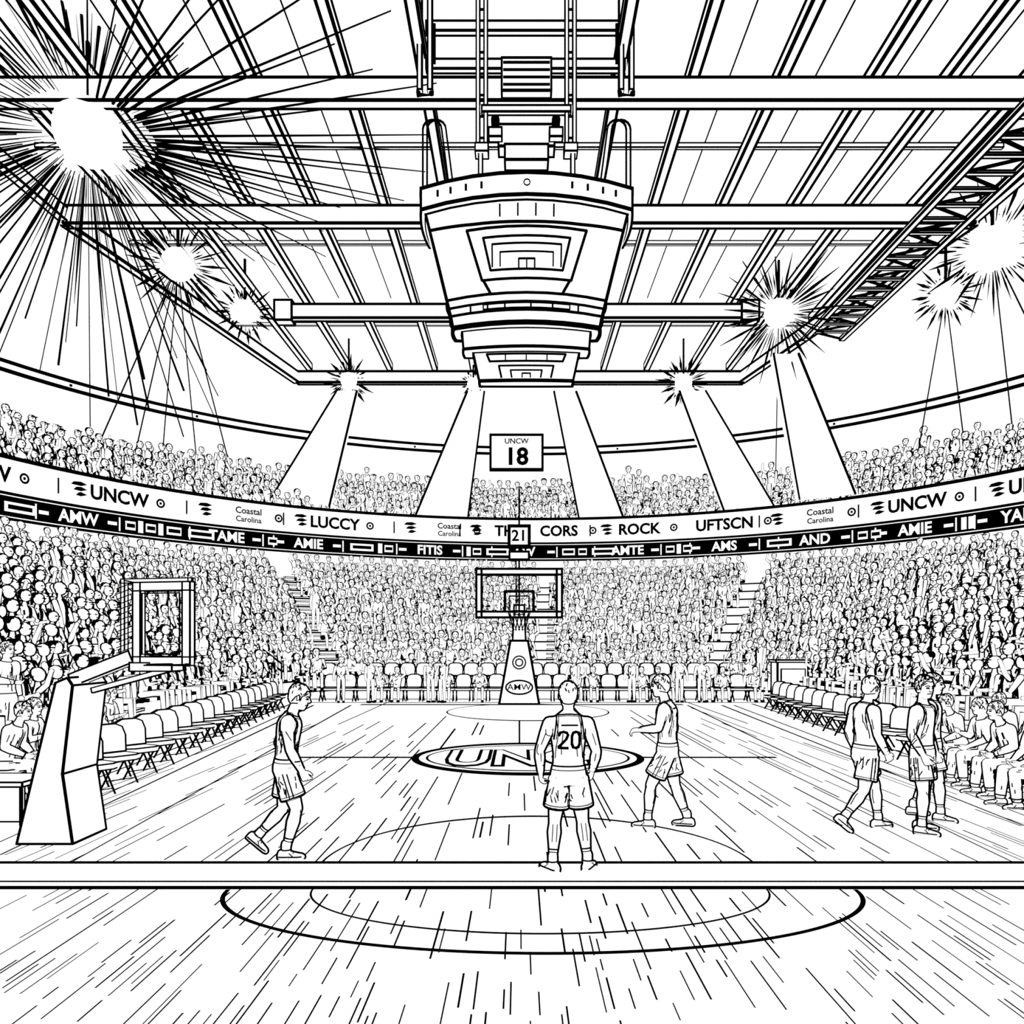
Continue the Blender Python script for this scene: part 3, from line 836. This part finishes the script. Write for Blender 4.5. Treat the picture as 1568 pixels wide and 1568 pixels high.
        for q in range(28):
            a=rr.uniform(0,2*pi); d=side*math.cos(a)+fwd*math.sin(a); t0=rr.uniform(.2,.62); d3=(d+side.cross(V((0,0,1)))*rr.uniform(-.2,.2)).normalized()
            if abs(d.dot(side))<.6 and t0>.36: continue
            seg([cast(sp(t0+.16*i/8)+d.lerp(d3,i/8)*.4,-d,.4) for i in range(9)],W*.55)
        num=opt.get('num')
        for dd,back in ((-fwd,True),(fwd,False)):
            if num:
                u=side if back else -side; c=sp(.6)
                k=len(num)
                for i,ch in enumerate(num):
                    o_=(i-(k-1)/2)*.125
                    proj([(x*.09+o_,y*.085) for x,y in DIG[ch]],c,u,ax,dd,.026)
                proj([(-.08,.15),(-.03,.152),(.03,.152),(.08,.15)],c,u,ax,dd,.016)
            for sx in (-1,1):
                proj([(sx*.13,.2),(sx*.115,.05),(sx*.135,-.1),(sx*.14,-.2)],sp(.6),side,ax,dd,W*.55)
    else:
        for S in 'RL':
            sh,el,wr=J['sh'+S],J['el'+S],J['wr'+S]; hp,kn,an=J['hip'+S],J['kn'+S],J['an'+S]
            wrap(el if opt.get('short') else wr,(wr-el),.09,W); wrap(kn.lerp(an,.88),an-kn,.1,W)
            for q in range(7):
                t0=rr.uniform(.2,.8); d=V((rr.uniform(-1,1),rr.uniform(-1,1),.3)).normalized()
                seg([cast(hp.lerp(kn,t0+.12*i/6)+d*.2,-d,.2) for i in range(7)],W*.6); seg([cast(kn.lerp(an,t0*.8+.12*i/6)+d*.2,-d,.2) for i in range(7)],W*.6)
        wrap(sp(.1),V((0,0,1)),.3,W)
        seg([cast(sp(.15+.75*i/20)+fwd*.4,-fwd,.5) for i in range(21)],W*.7)
        for q in range(12):
            a=rr.uniform(0,pi); d=side*math.cos(a)+fwd*math.sin(a); t0=rr.uniform(.2,.7)
            seg([cast(sp(t0+.16*i/8)+d*.4,-d,.4) for i in range(9)],W*.6)
    for S in 'RL':
        an=J['an'+S]; td=J['toe'+S].normalized(); sd=td.cross(V((0,0,1))).normalized(); nu=sd.cross(td).normalized(); base=an-nu*.095
        for sg in (-1,1):
            seg([cast(base+td*(-.075+.25*i/16)+nu*.02+sd*sg*.2,-sd*sg,.22) for i in range(17)],W*.8)
            seg([cast(base+td*(.04+.05*i/6)+nu*(.055-.035*i/6)+sd*sg*.2,-sd*sg,.22) for i in range(7)],W*.5)
        wrap(an+nu*.0,nu,.09,W*.8)
        for q in (.03,.055,.08): seg([cast(base+td*q+sd*(-.025+.05*i/6)+nu*.2,-nu,.22) for i in range(7)],W*.5)
    me=bpy.data.meshes.new(name); me.from_pydata(out.v,[],out.f)
    for q in MATS: me.materials.append(q)
    me.polygons.foreach_set('material_index',out.m); me.polygons.foreach_set('use_smooth',out.sm); me.update()
    ob=bpy.data.objects.new(name,me); scn.collection.objects.link(ob); ob.location=(loc[0],loc[1],loc[2]+.014); ob.rotation_euler=(0,0,yaw)
    print(name,len(out.f)); return ob

N_='basketball_player'
human(N_,(.52,8.28,0),rad(3),dict(neck=(0,-.01,1.63),head=(0,.02,1.83),anR=(.2,-.02,.1),anL=(-.17,-.05,.1),knR=(.15,.03,.54),knL=(-.14,.03,.53),
   shR=(.2,-.01,1.54),shL=(-.2,-.01,1.54),elR=(.29,-.06,1.25),wrR=(.27,.10,1.03),elL=(-.31,-.05,1.26),wrL=(-.29,.06,1.02),toeR=(.45,1,0),toeL=(-.5,.9,0),look=(.05,1,-.05)),dict(num='20',seed=2,hair=40))
human(N_,(-2.64,8.8,0),rad(-82),dict(pelvis=(0,.02,.98),chest=(0,.04,1.31),neck=(0,.08,1.6),head=(0,.17,1.78),shR=(.19,.06,1.52),shL=(-.19,.03,1.52),
   elR=(.24,.1,1.22),wrR=(.2,.22,.98),elL=(-.25,-.1,1.24),wrL=(-.22,.05,1.02),hipR=(.095,.02,.97),hipL=(-.095,.02,.97),
   knR=(.11,.15,.55),anR=(.12,.04,.1),toeR=(.1,1,0),knL=(-.1,-.02,.52),anL=(-.1,-.30,.215),toeL=(0,.72,-.62),look=(0,1,-.25)),dict(seed=3,hair=70))
human(N_,(1.93,10.2,0),rad(72),dict(neck=(0,.02,1.63),head=(0,.09,1.83),shR=(.19,.0,1.54),shL=(-.19,.03,1.54),
   elL=(-.24,.08,1.3),wrL=(-.2,.33,1.27),elR=(.25,-.06,1.26),wrR=(.22,.03,1.0),
   knL=(-.1,.2,.55),anL=(-.1,.24,.1),toeL=(-.05,1,0),knR=(.11,-.08,.54),anR=(.12,-.24,.11),toeR=(.25,1,-.05),look=(0,1,-.05)),dict(num='1',seed=4,hair=90,palmL=(0,0,-1),thumbL=(1,0,.3)))
human(N_,(4.42,10.03,0),rad(-78),dict(chest=(0,.02,1.32),neck=(0,.03,1.62),head=(0,.1,1.81),pelvis=(0,0,.96),
   elR=(.25,.0,1.24),wrR=(.22,.16,1.0),elL=(-.25,-.06,1.24),wrL=(-.22,.02,1.0),
   knR=(.1,-.08,.53),anR=(.1,-.36,.2),toeR=(0,.75,-.6),knL=(-.1,.22,.55),anL=(-.1,.27,.1),toeL=(-.05,1,0),look=(-.1,1,-.15)),dict(seed=5,hair=90))
human(N_,(5.12,9.95,0),rad(-140),dict(head=(0,.03,1.83),knR=(.12,.06,.54),anR=(.16,.06,.1),knL=(-.12,-.02,.54),anL=(-.14,-.08,.1),
   toeR=(-.2,1,0),toeL=(-.5,1,0),look=(.5,1,-.1),wrR=(.26,.12,1.0)),dict(seed=6,hair=110))
human(N_,(5.62,10.7,0),rad(-120),dict(head=(0,.04,1.83),knR=(.12,.1,.54),anR=(.12,.12,.1),knL=(-.12,-.05,.54),anL=(-.12,-.22,.11),
   look=(.1,1,-.05)),dict(seed=7,hair=110))

def seatpose(l=0,arm=0):
    return dict(pelvis=(0,0,.5),chest=(0,.02+l*.05,.84),neck=(0,.06+l*.1,1.13),head=(0,.1+l*.14,1.325),
      shR=(.19,.05+l*.08,1.05),shL=(-.19,.05+l*.08,1.05),elR=(.26,.12,.8),elL=(-.26,.12,.8),
      wrR=(.12,.34,.66+arm*.2),wrL=(-.12,.34,.66),hipR=(.1,.03,.5),hipL=(-.1,.03,.5),knR=(.15,.46,.52),knL=(-.15,.46,.52),
      anR=(.16,.5,.1),anL=(-.14,.42,.1),toeR=(.15,1,0),toeL=(-.15,1,0),look=(.1*arm,1,-.05))
SPEC=[]
def spec(loc,yaw,i,z=0):
    SP='seated_spectator'
    if len(SPEC)<4:
        o=human(SP,(loc[0],loc[1],z),yaw,seatpose(len(SPEC)%2*1.2,len(SPEC)//2),dict(sport=False,short=len(SPEC)%2==0,seed=20+len(SPEC),hair=80,voxel=.011,line=.02,w=.018,longhair=len(SPEC)==2)); SPEC.append(o)
    else:
        s_=SPEC[i%4]; o=bpy.data.objects.new(SP,s_.data); scn.collection.objects.link(o); o.location=(loc[0],loc[1],z+.014); o.rotation_euler=(0,0,yaw)
ch=MB()
for i,p in enumerate([(7.6,11.4),(7.75,12.3),(7.85,13.2),(7.95,14.1)]): spec(p,rad(86),i); chair(ch,p[0]+.02,p[1],0,rad(86),.02,1)
for i,p in enumerate([(-8.0,12.2),(-8.2,13.1),(-8.35,14.0),(-8.5,14.9),(-8.65,15.8),(-8.8,16.7)]): spec(p,rad(-84),i+1); chair(ch,p[0],p[1],0,rad(-84),.02,1)
for i,p in enumerate([(8.85,11.8),(8.95,12.7),(9.05,13.6),(9.15,14.5)]): spec(p,rad(86),i+2); chair(ch,p[0],p[1],0,rad(86),.02,1)
ch.build('courtside_chair_row')
human('standing_spectator',(-9.1,13.9,.45),rad(-100),dict(elR=(.3,.05,1.3),wrR=(.1,.26,1.25)),dict(sport=False,seed=40,hair=80,voxel=.011,line=.02,w=.018))
m=MB(); m.box((-6.95,10.6,.55),(.9,.7,.06),.022); m.box((-6.95,10.35,.3),(.8,.05,.5),.02)
for sx in (-.4,.4):
    for sy in (-.3,.3): m.line((-6.95+sx,10.6+sy,0),(-6.95+sx,10.6+sy,.53),.03)
m.build('scorers_table')

# ---------- world, camera
w=bpy.data.worlds.new('world'); scn.world=w; w.use_nodes=True
w.node_tree.nodes['Background'].inputs[0].default_value=(1,1,1,1); w.node_tree.nodes['Background'].inputs[1].default_value=1
cam=bpy.data.cameras.new('camera'); co=bpy.data.objects.new('camera',cam); scn.collection.objects.link(co)
co.location=(0,0,2.4); co.rotation_euler=(rad(90),0,0)
cam.sensor_width=36; cam.lens=36*1200/1568; cam.shift_y=201/1568
cam.shift_x=-0.007; cam.clip_end=200
scn.camera=co
